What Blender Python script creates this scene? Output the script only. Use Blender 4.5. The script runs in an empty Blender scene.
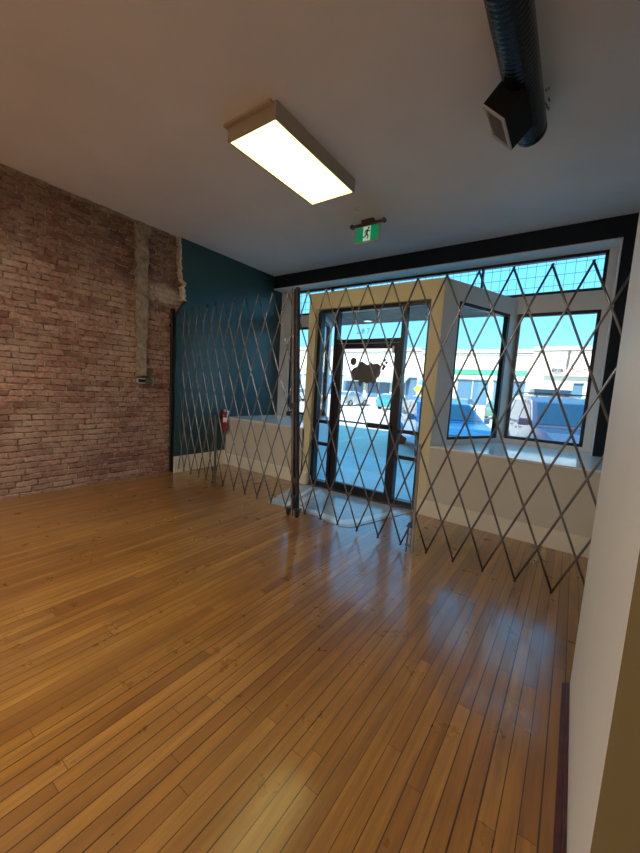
import bpy, bmesh, math, random
from mathutils import Vector, Matrix
random.seed(7)
C = bpy.context.scene.collection
PI = math.pi
H = 3.34            # ceiling height

# ------------------------------------------------------------------ helpers
def obj(name, bm, m=None, parent=None, smooth=False, loc=None):
    me = bpy.data.meshes.new(name)
    bmesh.ops.recalc_face_normals(bm, faces=bm.faces[:])
    bm.to_mesh(me); bm.free()
    if m is not None:
        for mm in (m if isinstance(m, (list, tuple)) else [m]): me.materials.append(mm)
    if smooth:
        for p in me.polygons: p.use_smooth = True
    o = bpy.data.objects.new(name, me); C.objects.link(o)
    if parent is not None: o.parent = parent
    if loc is not None: o.location = loc
    return o
def struct(name, bm, m, parent=None, **k):
    o = obj(name, bm, m, parent, **k)
    if parent is None: o['kind'] = 'structure'
    return o
def tag(o, label, cat, group=None, kind=None):
    o['label'] = label; o['category'] = cat
    if group: o['group'] = group
    if kind: o['kind'] = kind
    return o
def thing(name, label, cat, loc=(0, 0, 0), rotz=0, group=None):
    o = bpy.data.objects.new(name, None); C.objects.link(o)
    o.location = loc; o.rotation_euler = (0, 0, rotz); o.empty_display_size = .1
    return tag(o, label, cat, group)
def sroot(name, loc=(0, 0, 0), rotz=0):
    o = bpy.data.objects.new(name, None); C.objects.link(o)
    o.location = loc; o.rotation_euler = (0, 0, rotz); o['kind'] = 'structure'
    return o
def nb(): return bmesh.new()
def bx(bm, x0, x1, y0, y1, z0, z1, M=None, mi=0):
    vs = [bm.verts.new((x, y, z)) for x in (x0, x1) for y in (y0, y1) for z in (z0, z1)]
    if M is not None:
        for v in vs: v.co = M @ v.co
    for f in ((0,1,3,2),(4,6,7,5),(0,4,5,1),(2,3,7,6),(0,2,6,4),(1,5,7,3)):
        fc = bm.faces.new([vs[i] for i in f]); fc.material_index = mi
    return bm
def bev(bm, w=.004, seg=2):
    bmesh.ops.remove_doubles(bm, verts=bm.verts[:], dist=1e-6)
    bmesh.ops.bevel(bm, geom=[e for e in bm.edges if len(e.link_faces) == 2 and e.calc_face_angle(0) > .6],
                    offset=w, segments=seg, affect='EDGES', profile=.5)
    return bm
def bbox(x0, x1, y0, y1, z0, z1, w=.004): return bev(bx(nb(), x0, x1, y0, y1, z0, z1), w)
def prism(bm, pts, z0, z1, M=None, mi=0):
    n = len(pts)
    a = [bm.verts.new((p[0], p[1], z0)) for p in pts]; b = [bm.verts.new((p[0], p[1], z1)) for p in pts]
    if M is not None:
        for v in a + b: v.co = M @ v.co
    fs = [bm.faces.new(a[::-1]), bm.faces.new(b)]
    for i in range(n):
        j = (i + 1) % n; fs.append(bm.faces.new((a[i], a[j], b[j], b[i])))
    for f in fs: f.material_index = mi
    return bm
def frame_of(d):
    d = d.normalized(); up = Vector((0, 0, 1)) if abs(d.z) < .95 else Vector((0, 1, 0))
    s = d.cross(up).normalized(); return s, s.cross(d).normalized()
def tube(bm, pts, r, n=12, cap=True, mi=0):
    pts = [Vector(p) for p in pts]; rings = []
    for i, p in enumerate(pts):
        d = (pts[min(i+1, len(pts)-1)] - pts[max(i-1, 0)])
        s, u = frame_of(d)
        if rings and i:
            pass
        rr = r[i] if isinstance(r, (list, tuple)) else r
        rings.append([bm.verts.new(p + s*math.cos(2*PI*k/n)*rr + u*math.sin(2*PI*k/n)*rr) for k in range(n)])
    for a, b in zip(rings, rings[1:]):
        for k in range(n):
            f = bm.faces.new((a[k], a[(k+1) % n], b[(k+1) % n], b[k])); f.material_index = mi
    if cap:
        bm.faces.new(rings[0][::-1]).material_index = mi; bm.faces.new(rings[-1]).material_index = mi
    return bm
def lathe(bm, prof, n=24, M=None, mi=0):
    rings = []
    for r, z in prof:
        if r < 1e-5: rings.append([bm.verts.new((0, 0, z))])
        else: rings.append([bm.verts.new((r*math.cos(2*PI*k/n), r*math.sin(2*PI*k/n), z)) for k in range(n)])
    if M is not None:
        for R in rings:
            for v in R: v.co = M @ v.co
    for a, b in zip(rings, rings[1:]):
        for k in range(n):
            k2 = (k+1) % n
            q = [a[k % len(a)]] if len(a) == 1 else [a[k], a[k2]]
            w = [b[0]] if len(b) == 1 else [b[k2], b[k]]
            if len(q) + len(w) > 2: bm.faces.new(q + w).material_index = mi
    return bm
def T(x, y, z): return Matrix.Translation((x, y, z))
def RX(a): return Matrix.Rotation(a, 4, 'X')
def RY(a): return Matrix.Rotation(a, 4, 'Y')
def RZ(a): return Matrix.Rotation(a, 4, 'Z')

# ------------------------------------------------------------------ materials
class N:
    def __init__(s, name):
        s.m = bpy.data.materials.new(name); s.m.use_nodes = True
        s.t = s.m.node_tree; s.n = s.t.nodes; s.l = s.t.links
        s.b = s.n['Principled BSDF']; s.out = s.n['Material Output']
    def new(s, t, **k):
        o = s.n.new(t)
        for a, v in k.items(): setattr(o, a, v)
        return o
    def link(s, a, b): s.l.new(a, b)
    def put(s, sock, v):
        if hasattr(v, 'is_linked') or isinstance(v, bpy.types.NodeSocket): s.l.new(v, sock)
        else: sock.default_value = v
    def math(s, op, a, b=0., c=None):
        o = s.new('ShaderNodeMath', operation=op); s.put(o.inputs[0], a); s.put(o.inputs[1], b)
        if c is not None: s.put(o.inputs[2], c)
        return o.outputs[0]
    def mix(s, f, a, b, bt='MIX'):
        o = s.new('ShaderNodeMix', data_type='RGBA', blend_type=bt)
        s.put(o.inputs[0], f); s.put(o.inputs[6], a); s.put(o.inputs[7], b); return o.outputs[2]
    def coord(s): return s.new('ShaderNodeTexCoord').outputs['Object']
    def noise(s, v, sc, det=4, rough=.6, scale=None):
        if scale:
            mp = s.new('ShaderNodeMapping'); mp.inputs['Scale'].default_value = scale; s.link(v, mp.inputs['Vector']); v = mp.outputs[0]
        o = s.new('ShaderNodeTexNoise'); s.link(v, o.inputs['Vector']); o.inputs['Scale'].default_value = sc
        o.inputs['Detail'].default_value = det; o.inputs['Roughness'].default_value = rough; return o.outputs['Fac']
    def ramp(s, f, stops):
        o = s.new('ShaderNodeValToRGB'); s.link(f, o.inputs[0]); e = o.color_ramp.elements
        while len(e) < len(stops): e.new(.5)
        for i, (p, c) in enumerate(stops): e[i].position = p; e[i].color = c if len(c) == 4 else (*c, 1)
        return o.outputs[0]
    def bump(s, h, st=.3, d=.01):
        o = s.new('ShaderNodeBump'); s.put(o.inputs['Height'], h); o.inputs['Strength'].default_value = st
        o.inputs['Distance'].default_value = d; s.link(o.outputs[0], s.b.inputs['Normal']); return o
def c4(c): return (c[0], c[1], c[2], 1)
def mat(name, col, rough=.5, metal=0., var=.06, vs=6., bump=0., bs=60., coat=0., spec=None):
    q = N(name); co = q.coord()
    f = q.noise(co, vs, 5)
    dark = tuple(x*(1-2.2*var) for x in col); lite = tuple(min(1, x*(1+1.2*var)) for x in col)
    q.link(q.ramp(f, [(.25, dark), (.75, lite)]), q.b.inputs['Base Color'])
    q.b.inputs['Roughness'].default_value = rough; q.b.inputs['Metallic'].default_value = metal
    q.b.inputs['Coat Weight'].default_value = coat
    if spec is not None: q.b.inputs['Specular IOR Level'].default_value = spec
    if bump: q.bump(q.noise(co, bs, 3), bump, .004)
    return q.m
def emis(name, col, st):
    q = N(name); q.b.inputs['Base Color'].default_value = c4(col)
    q.b.inputs['Emission Color'].default_value = c4(col); q.b.inputs['Emission Strength'].default_value = st
    return q.m
def glass_mat(name, tint=(.93, .97, .98), refl=1.):
    q = N(name); q.n.remove(q.b)
    tr = q.new('ShaderNodeBsdfTransparent'); tr.inputs[0].default_value = c4(tint)
    gl = q.new('ShaderNodeBsdfGlossy'); gl.inputs['Roughness'].default_value = .02
    fr = q.new('ShaderNodeFresnel'); ge = q.new('ShaderNodeNewGeometry'); q.link(q.math('MULTIPLY_ADD', ge.outputs['Backfacing'], 1/1.5-1.5, 1.5), fr.inputs[0])
    mx = q.new('ShaderNodeMixShader'); q.link(q.math('MULTIPLY', fr.outputs[0], refl), mx.inputs[0])
    q.link(tr.outputs[0], mx.inputs[1]); q.link(gl.outputs[0], mx.inputs[2]); q.link(mx.outputs[0], q.out.inputs[0])
    return q.m

def floor_mat():
    q = N('maple_strip_floor'); sep = q.new('ShaderNodeSeparateXYZ'); co = q.coord(); q.link(co, sep.inputs[0])
    W, L = .0565, 1.25
    u = q.math('DIVIDE', q.math('ADD', sep.outputs[0], 20.), W)
    row = q.math('FLOOR', u); fu = q.math('FRACT', u)
    wn = q.new('ShaderNodeTexWhiteNoise', noise_dimensions='1D'); q.link(row, wn.inputs['W'])
    v = q.math('ADD', q.math('DIVIDE', sep.outputs[1], L), q.math('MULTIPLY', wn.outputs['Value'], 13.7))
    col = q.math('FLOOR', v); fv = q.math('FRACT', v)
    cmb = q.new('ShaderNodeCombineXYZ'); q.link(row, cmb.inputs[0]); q.link(col, cmb.inputs[1])
    wp = q.new('ShaderNodeTexWhiteNoise', noise_dimensions='2D'); q.link(cmb.outputs[0], wp.inputs['Vector'])
    base = q.ramp(wp.outputs['Value'], [(0, (.24, .092, .016)), (.3, (.335, .142, .024)), (.7, (.375, .168, .029)), (1, (.45, .215, .042))])
    # grain, figure and wear
    mp = q.new('ShaderNodeMapping'); q.link(co, mp.inputs['Vector']); mp.inputs['Scale'].default_value = (30, 2.2, 1)
    off = q.new('ShaderNodeVectorMath', operation='ADD'); q.link(mp.outputs[0], off.inputs[0]); q.link(wp.outputs['Color'], off.inputs[1])
    sc = q.new('ShaderNodeVectorMath', operation='MULTIPLY_ADD'); q.link(wp.outputs['Color'], sc.inputs[0]); sc.inputs[1].default_value = (37, 41, 9); q.link(mp.outputs[0], sc.inputs[2])
    g = q.new('ShaderNodeTexNoise'); q.link(sc.outputs[0], g.inputs['Vector']); g.inputs['Scale'].default_value = 1.3
    g.inputs['Detail'].default_value = 7; g.inputs['Distortion'].default_value = .5
    c = q.mix(q.ramp(g.outputs['Fac'], [(.30, (.5, .5, .5)), (.60, (0, 0, 0))]), base, (.20, .085, .022, 1))
    fig = q.noise(sc.outputs[0], .55, 6, .7)
    c = q.mix(q.ramp(fig, [(.44, (0, 0, 0)), (.68, (.62, .62, .62))]), c, (.13, .055, .016, 1))
    patch = q.noise(co, 2.2, 5, .65, (1, .5, 1))
    c = q.mix(q.ramp(patch, [(.48, (0, 0, 0)), (.66, (.45, .45, .45))]), c, (.17, .075, .022, 1))
    wear = q.noise(co, .9, 3)
    c = q.mix(q.ramp(wear, [(.45, (0, 0, 0)), (.75, (.30, .30, .30))]), c, (.46, .26, .08, 1))
    # seams
    e1 = q.math('MINIMUM', fu, q.math('SUBTRACT', 1., fu)); e2 = q.math('MULTIPLY', q.math('MINIMUM', fv, q.math('SUBTRACT', 1., fv)), L/W)
    wv = q.new('ShaderNodeTexWhiteNoise', noise_dimensions='1D'); q.link(q.math('ADD', row, .37), wv.inputs['W'])
    gap = q.math('MULTIPLY_ADD', q.math('POWER', wv.outputs['Value'], 2.), .035, .020)
    seam = q.math('MAXIMUM', q.math('LESS_THAN', e1, gap), q.math('LESS_THAN', e2, .016))
    c = q.mix(q.math('MULTIPLY', seam, .9), c, (.025, .012, .006, 1))
    q.link(c, q.b.inputs['Base Color'])
    q.link(q.math('MULTIPLY_ADD', q.noise(co, 5, 5), .20, .20), q.b.inputs['Roughness'])
    q.b.inputs['Coat Weight'].default_value = .85; q.b.inputs['Coat Roughness'].default_value = .13
    hb = q.math('ADD', q.math('MULTIPLY', seam, -1.), q.math('MULTIPLY', q.noise(co, 7, 3), .9))
    hb = q.math('ADD', hb, q.math('MULTIPLY', wp.outputs['Value'], .25))
    q.bump(hb, .28, .003)
    return q.m
def brick_mat():
    q = N('old_red_brick'); co = q.coord(); sep = q.new('ShaderNodeSeparateXYZ')
    nz = q.new('ShaderNodeTexNoise'); q.link(co, nz.inputs['Vector']); nz.inputs['Scale'].default_value = 5; nz.inputs['Detail'].default_value = 5
    ma = q.new('ShaderNodeVectorMath', operation='MULTIPLY_ADD'); q.link(nz.outputs['Color'], ma.inputs[0]); ma.inputs[1].default_value = (0, .035, .028); q.link(co, ma.inputs[2])
    q.link(ma.outputs[0], sep.inputs[0])
    RH, BW = .066, .21
    v = q.math('DIVIDE', q.math('ADD', sep.outputs[2], 1.), RH); row = q.math('FLOOR', v); fv = q.math('FRACT', v)
    wr = q.new('ShaderNodeTexWhiteNoise', noise_dimensions='1D'); q.link(row, wr.inputs['W'])
    u = q.math('ADD', q.math('DIVIDE', sep.outputs[1], q.math('MULTIPLY_ADD', q.math('FRACT', q.math('MULTIPLY', row, .1667)), -.02, BW)), q.math('MULTIPLY_ADD', wr.outputs['Value'], .3, q.math('MULTIPLY', row, .5)))
    col = q.math('FLOOR', u); fu = q.math('FRACT', u)
    cmb = q.new('ShaderNodeCombineXYZ'); q.link(row, cmb.inputs[0]); q.link(col, cmb.inputs[1])
    wp = q.new('ShaderNodeTexWhiteNoise', noise_dimensions='2D'); q.link(cmb.outputs[0], wp.inputs['Vector'])
    base = q.ramp(wp.outputs['Value'], [(0, (.20, .088, .055)), (.3, (.34, .155, .098)), (.6, (.43, .21, .14)), (.85, (.54, .30, .20)), (1, (.40, .19, .14))])
    n2 = q.noise(co, 26, 6, .7)
    base = q.mix(q.ramp(n2, [(.35, (.7, .7, .7)), (.6, (0, 0, 0))]), base, (.13, .05, .03, 1))
    dust = q.noise(co, 2.6, 6, .7)
    base = q.mix(q.ramp(dust, [(.44, (0, 0, 0)), (.70, (.65, .65, .65))]), base, (.58, .42, .29, 1))
    low = q.ramp(q.math('DIVIDE', sep.outputs[2], 3.34), [(0, (.30, .30, .30)), (.35, (.0, .0, .0)), (.80, (0, 0, 0)), (1, (.0, .0, .0))])
    base = q.mix(low, base, (.30, .17, .15, 1))
    top_dark = q.ramp(q.math('ADD', q.math('DIVIDE', sep.outputs[2], 3.34), q.math('MULTIPLY', q.noise(co, 1.7, 5), .35)), [(.92, (0, 0, 0)), (.99, (.25, .25, .25)), (1.0, (.40, .40, .40))])  # brick gets darker towards the top of the wall
    base = q.mix(top_dark, base, (.09, .055, .035, 1))
    e1 = q.math('MULTIPLY', q.math('MINIMUM', fv, q.math('SUBTRACT', 1., fv)), RH)
    e2 = q.math('MULTIPLY', q.math('MINIMUM', fu, q.math('SUBTRACT', 1., fu)), BW)
    e = q.math('MINIMUM', e1, e2)
    e = q.math('ADD', e, q.math('MULTIPLY_ADD', q.noise(co, 45, 3), .008, -.004))
    mort = q.ramp(e, [(.003, (1, 1, 1)), (.0075, (0, 0, 0))])
    mcol = q.mix(q.ramp(q.noise(co, 11, 5, .7), [(.42, (0, 0, 0)), (.62, (1, 1, 1))]), (.10, .06, .042, 1), (.58, .45, .33, 1))
    c = q.mix(mort, base, mcol)
    # lime smear spreading from the plaster strip to the corner
    s2 = q.new('ShaderNodeSeparateXYZ'); q.link(co, s2.inputs[0])
    dy_ = q.math('DIVIDE', q.math('ABSOLUTE', q.math('SUBTRACT', s2.outputs[1], 2.93)), .36); dz_ = q.math('DIVIDE', q.math('ABSOLUTE', q.math('SUBTRACT', s2.outputs[2], 2.52)), .16)
    dd = q.math('ADD', q.math('POWER', dy_, 3.), q.math('POWER', dz_, 2.)); dd = q.math('ADD', dd, q.math('MULTIPLY_ADD', q.noise(co, 16, 6, .75), 3.2, -1.3))
    c = q.mix(q.ramp(dd, [(.55, (.8, .8, .8)), (1., (0, 0, 0))]), c, (.62, .48, .36, 1))
    spot = q.noise(co, 4.2, 2); c = q.mix(q.ramp(spot, [(.735, (0, 0, 0)), (.76, (.8, .8, .8))]), c, (.03, .02, .015, 1))
    q.link(c, q.b.inputs['Base Color']); q.b.inputs['Roughness'].default_value = .92
    h = q.math('ADD', q.math('MULTIPLY', q.ramp(e, [(.0, (0, 0, 0)), (.010, (1, 1, 1))]), 1.), q.math('MULTIPLY', n2, .9))
    h = q.math('ADD', h, q.math('MULTIPLY', wp.outputs['Value'], .7))
    q.bump(h, .85, .016)
    return q.m

M = {}
M['floor'] = floor_mat(); M['brick'] = brick_mat()
M['ceil'] = mat('ceiling_paint', (.74, .72, .70), .75, var=.05, vs=.8, bump=.15, bs=9)
M['cream'] = mat('cream_wall_paint', (.60, .56, .47), .55, var=.02, vs=2, bump=.08, bs=40)
M['portal'] = mat('ochre_cream_paint', (.72, .63, .38), .55, var=.02, vs=2, bump=.08, bs=40)
M['white'] = mat('off_white_paint', (.74, .75, .74), .5, var=.02, vs=2, bump=.08, bs=40)
M['wallr'] = mat('white_wall_paint', (.64, .61, .55), .55, var=.03, vs=1.5, bump=.2, bs=22)
M['endshade'] = mat('shaded_end_wall_paint', (.17, .125, .05), .6, var=.02, vs=2)  # wall paint with the shade of the end face put into its colour
M['base'] = mat('cream_trim_paint', (.74, .69, .57), .4, var=.02, vs=3)
M['sill'] = mat('white_gloss_sill', (.80, .82, .84), .22, var=.02, vs=3, coat=.2)
M['teal'] = mat('dark_teal_paint', (.022, .066, .068), .34, var=.10, vs=1.2, bump=.12, bs=30)
M['black'] = mat('black_beam_paint', (.007, .012, .020), .7, var=.1, spec=.3)
M['frame'] = mat('black_window_frame', (.010, .010, .014), .35, var=.1)
M['plaster'] = mat('old_lime_plaster', (.36, .275, .19), .95, var=.28, vs=14, bump=.9, bs=30)
M['plaster2'] = mat('broken_white_plaster', (.62, .54, .44), .95, var=.2, vs=30, bump=.9, bs=50)
M['steel'] = mat('galvanised_gate_steel', (.225, .215, .21), .28, metal=.95, var=.15, vs=9)
M['steel2'] = mat('plain_leg_steel', (.28, .28, .28), .35, metal=.8)
M['dsteel'] = mat('dark_gate_post_steel', (.105, .105, .11), .34, metal=.8, var=.15, vs=9)
M['rubber'] = mat('black_rubber', (.012, .012, .012), .6)
M['duct'] = mat('black_spiral_duct', (.007, .010, .010), .22, metal=.3, var=.15, vs=5)
M['boxblack'] = mat('matt_black_sheet', (.004, .006, .0065), .75, spec=.25)
M['grille_w'] = mat('grey_white_grille_frame', (.46, .46, .43), .5)
M['grille_b'] = mat('brown_grille_louvres', (.23, .155, .12), .6)
M['lampbox'] = mat('lamp_housing_metal', (.40, .335, .25), .45, var=.03)
M['lampon'] = emis('lamp_diffuser', (1, .92, .36), 2.3)
M['lampfill'] = emis('added_fill_diffuser', (1, .93, .83), 19.)  # strong fill light for the added lamps out of view
M['exitgreen'] = emis('exit_green', (.0, .22, .09), .55)
M['exitwhite'] = emis('exit_pictogram_white', (.50, .72, .58), .42)
M['runner'] = mat('exit_runner_green', (.0, .075, .035), .5)
M['acrylic'] = mat('clear_acrylic_edge', (.42, .48, .42), .2)
M['brown'] = mat('brown_metal', (.085, .05, .04), .5)
M['red'] = mat('extinguisher_red', (.36, .010, .016), .25, var=.05, coat=.3)
M['label'] = mat('white_label', (.8, .8, .78), .5)
M['mat'] = mat('grey_vinyl_mat', (.46, .53, .60), .14, var=.10, vs=7, bump=.1, bs=60)
M['mat2'] = mat('pale_vinyl_border', (.75, .80, .84), .16, var=.05, vs=7)
M['glass'] = glass_mat('window_glass'); M['doorglass'] = glass_mat('door_glass', (.90, .95, .98), 1.3)
M['wire'] = mat('wire_in_glass', (.05, .10, .13), .5, metal=.3)
M['sticker'] = mat('grey_glass_sticker', (.11, .115, .11), .7)
M['darkred'] = mat('dark_red_quarter_round', (.085, .022, .016), .4, var=.25, vs=20)
M['brass'] = mat('tarnished_box_metal', (.20, .16, .07), .5, metal=.6)
M['chrome'] = mat('brushed_chrome', (.6, .6, .6), .3, metal=1.)

# ------------------------------------------------------------------ the room shell
FRY, BKY, RX0 = 5.2, -4.2, 1.6
struct('floor', bx(nb(), -5.0, 1.8, BKY-.2, 4.16, -.12, 0), M['floor'])
struct('ceiling', bx(nb(), -5.0, 1.8, BKY-.2, 5.35, H, H+.3), M['ceil'])
# brick wall, slightly uneven surface
bm = nb(); ny, nz_ = 150, 70
import mathutils
g = []
for i in range(ny+1):
    y = BKY-.1 + (3.32-(BKY-.1))*i/ny; colv = []
    for k in range(nz_+1):
        z = -.02 + (H+.03)*k/nz_
        d = mathutils.noise.noise(Vector((y*1.3, z*1.3, 2)))*.018 + mathutils.noise.noise(Vector((y*6, z*9, 5)))*.006
        colv.append(bm.verts.new((-4.80 + d - .008, y, z)))
    g.append(colv)
for i in range(ny):
    for k in range(nz_): bm.faces.new((g[i][k], g[i+1][k], g[i+1][k+1], g[i][k+1]))
bx(bm, -5.1, -4.90, BKY-.2, 3.35, -.12, H+.05)
struct('wall_left', bm, M['brick'])
# teal plaster beyond the brick, with a ragged broken edge towards it
rg = random.Random(3)
edge = []
def yedge(z):
    if z < 2.36: return 3.015 + rg.uniform(-.006, .006)
    if z < 2.42: return 3.10
    if z < 2.75: return 3.14 + rg.uniform(-.03, .03)
    return 3.06 + (3.3-z)*.06 + rg.uniform(-.008, .012)
zs = [0]
while zs[-1] < H: zs.append(min(H, zs[-1] + (.035 if zs[-1] > 2.3 else .25)))
zs[-1] = H
edge = [(yedge(z), z) for z in zs]
poly = edge + [(5.36, H), (5.36, -.1), (3.02, -.1)]
# map (y,z) polygon to a slab in x
MS = Matrix(((0, 0, 1, 0), (1, 0, 0, 0), (0, 1, 0, 0), (0, 0, 0, 1)))
struct('wall_left.001', prism(nb(), poly, -5.0, -4.72, MS), M['teal'])
bm = nb()
for (y, z), (y2, z2) in zip(edge, edge[1:]):
    if z > 2.3:
        w = rg.uniform(.008, .03) + (.035 if 2.40 < z < 2.66 else 0)
        prism(bm, [(y-w, z), (y+.006, z), (y2+.006, z2), (y2-w*.7, z2)], -4.80, -4.718, MS)
struct('trim_1', bm, M['plaster2'])      # broken plaster edge
# plaster patch strip running down the brick
bm = nb(); L_, R_ = [], []
z = H-.01
while z > 1.36:
    w = .078 if z > 1.9 else .06
    L_.append((2.555-w+rg.uniform(-.018, .018)-(.02 if z > 3.1 else 0), z)); R_.append((2.56+w*.9+rg.uniform(-.018, .018)+(.03 if z > 3.2 else 0), z)); z -= .045
prism(bm, L_ + R_[::-1], -4.81, -4.772, MS)
bevo = struct('trim_2', bm, M['plaster'])
# mortar and lath remains along the top of the brick
bm = nb(); y = -1.0
while y < 3.0:
    l = rg.uniform(.05, .16); hh = rg.uniform(.015, .045) * (1.4 if y < 2.2 else .8)
    prism(bm, [(y, H), (y+l, H), (y+l*.9, H-hh), (y+l*.1, H-hh*rg.uniform(.5, 1))], -4.81, -4.755+rg.uniform(-.01, .01), MS); y += l
struct('trim_3', bm, M['plaster'])
struct('wall_back', bx(nb(), -5.0, 1.9, BKY-.2, BKY, -.1, H+.1), M['cream'])
struct('wall_right', bx(nb(), RX0, RX0+.2, BKY-.2, 5.36, -.1, H+.1), M['wallr'])
# the stub wall by the camera: white side towards the room, end face coloured darker to imitate shade
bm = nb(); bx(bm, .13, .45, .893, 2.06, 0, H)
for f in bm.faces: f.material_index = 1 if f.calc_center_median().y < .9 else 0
struct('wall_stub', bm, [M['wallr'], M['endshade']])
# far right return wall that carries the gate's right end
struct('wall_right.001', bx(nb(), .62, .80, 2.06, 5.36, 0, H), M['wallr'])
struct('wall_right.002', bx(nb(), .45, .80, 1.94, 2.06, 0, H), M['wallr'])
bm = nb(); prism(bm, [(.129, .89), (.129, 2.055), (.112, 2.055), (.104, 2.05), (.098, 2.04), (.096, .89)], 0, .012)
prism(bm, [(.129, .89), (.129, 2.05), (.118, 2.05), (.116, .89)], .012, .022)
struct('baseboard_right', bm, M['darkred'])

# front platform (half wall) with deep white sill, left and right of the entrance
PL = [(-4.72, 3.96), (-3.06, 3.96), (-3.60, 5.2), (-4.72, 5.2)]
PR = [(-1.27, 3.96), (.62, 3.96), (.62, 5.2), (-.73, 5.2)]
struct('wall_front_left', prism(nb(), PL, 0, .778), M['cream'])
struct('wall_front_right', prism(nb(), PR, 0, .778), M['cream'])
def inset(p, d=.012): return [(x, y-(d if y < 4 else 0)) for x, y in p]
struct('window_sill', bev(prism(nb(), inset(PL), .778, .80), .004), M['sill'])['kind'] = 'structure'
struct('window_sill.001', bev(prism(nb(), inset(PR), .778, .80), .004), M['sill'])
bm = nb(); bx(bm, -1.385, .62, 3.938, 3.96, 0, .165); bx(bm, -1.385, .62, 3.945, 3.96, .165, .178)
struct('baseboard_front', bm, M['base'])
bm = nb(); bx(bm, -4.72, -2.97, 3.938, 3.96, 0, .165); bx(bm, -4.72, -2.97, 3.945, 3.96, .165, .178)
struct('baseboard_front.001', bm, M['base'])
bm = nb(); bx(bm, -4.72, -4.698, 3.0, 3.938, 0, .225); bx(bm, -4.72, -4.705, 3.0, 3.938, .225, .24)
struct('baseboard_left', bm, M['base'])
# header beam and black / teal columns around the display bays
struct('beam', bx(nb(), -4.72, .62, 4.97, 5.36, 3.12, H), M['black'])
struct('trim_4', bx(nb(), .215, .62, 4.97, 5.2, .80, 3.12), M['black'])
# white soffit under the beam and white reveals
bm = nb(); bx(bm, -4.72, .215, 4.972, 5.2, 3.105, 3.12); bx(bm, .203, .215, 4.972, 5.2, .80, 3.105)
struct('trim_5', bm, M['white'])
# street wall plane
bm = nb()
bx(bm, -4.72, -4.47, 5.2, 5.36, -.15, 3.12); bx(bm, .123, .80, 5.2, 5.36, -.15, 3.12)
bx(bm, -4.47, -3.58, 5.2, 5.36, 2.445, 2.655); bx(bm, -.75, .123, 5.2, 5.36, 2.445, 2.655)
bx(bm, -4.47, -3.60, 5.2, 5.36, -.15, .86); bx(bm, -.73, .123, 5.2, 5.36, -.15, .86)
bx(bm, -4.47, .123, 5.2, 5.36, 3.095, 3.12)
struct('wall_front', bm, M['white'])
# building mass above: parapet that shades the near side of the street
struct('wall_front_exterior', bx(nb(), -9, 8, 5.2, 5.5, H+.0, 5.9), mat('outside_render', (.42, .36, .30), .9))
struct('roof', bx(nb(), -9, 8, BKY-.4, 5.2, H+.3, H+.45), mat('roof_felt', (.12, .12, .12), .9))
bm = nb(); bx(bm, -9, -5.1, 5.2, 5.5, -.15, H); bx(bm, .8, 8, 5.2, 5.5, -.15, H)
struct('wall_neighbours', bm, mat('outside_render_side', (.40, .34, .29), .9))

# entrance portal: front wall with door opening, splayed side walls, lid and vestibule ceiling
DX0, DX1, DZ = -2.965, -1.405, 2.415
bm = nb()
bx(bm, -3.085, DX0, 3.96, 4.12, 0, DZ); bx(bm, DX1, -1.27, 3.96, 4.12, 0, DZ); bx(bm, -3.085, -1.27, 3.96, 4.12, DZ, 2.625)
bx(bm, -3.085, -1.27, 4.12, 4.14, DZ, 2.61)
struct('wall_entrance', bm, M['portal'])
def splay(p0, p1, side, name, wname):
    # wall from p0 (inside) to p1 (street); side=+1: display bay lies to the right
    p0, p1 = Vector(p0), Vector(p1); d = (p1-p0); L = d.length; a = math.atan2(d.y, d.x)
    MM = T(p0.x, p0.y, 0) @ RZ(a)          # local x along the wall, local y = left of the direction
    y0, y1 = (0, .07) if side > 0 else (-.07, 0)
    t0, t1 = .24/1.24*L, 1.125/1.24*L
    bm = nb()
    bx(bm, 0, t0, y0, y1, -.03, 2.625, MM); bx(bm, t1, L+.05, y0, y1, -.03, 2.625, MM)
    bx(bm, t0, t1, y0, y1, -.03, .862, MM); bx(bm, t0, t1, y0, y1, 2.425, 2.625, MM)
    struct(name, bm, M['white'])
    w = sroot(wname); ym = (y0+y1)/2
    bm = nb(); f = .035
    bx(bm, t0, t0+f, ym-.03, ym+.03, .862, 2.425, MM); bx(bm, t1-f, t1, ym-.03, ym+.03, .862, 2.425, MM)
    bx(bm, t0+f, t1-f, ym-.03, ym+.03, .862, .862+f, MM); bx(bm, t0+f, t1-f, ym-.03, ym+.03, 2.425-f, 2.425, MM)
    obj('window_frame', bm, M['frame'], w)
    obj('window_pane', bx(nb(), t0+f, t1-f, ym-.003, ym+.003, .862+f, 2.425-f, MM), M['glass'], w)
splay((-1.27, 3.96), (-.73, 5.2), 1, 'wall_entrance_right', 'window_4')
splay((-3.085, 3.96), (-3.625, 5.2), -1, 'wall_entrance_left', 'window_5')
bm = nb(); prism(bm, [(-3.085, 4.12), (-1.27, 4.12), (-.70, 5.36), (-3.655, 5.36)], 2.60, 2.625)
struct('ceiling_portal', bm, M['white'])
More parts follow.
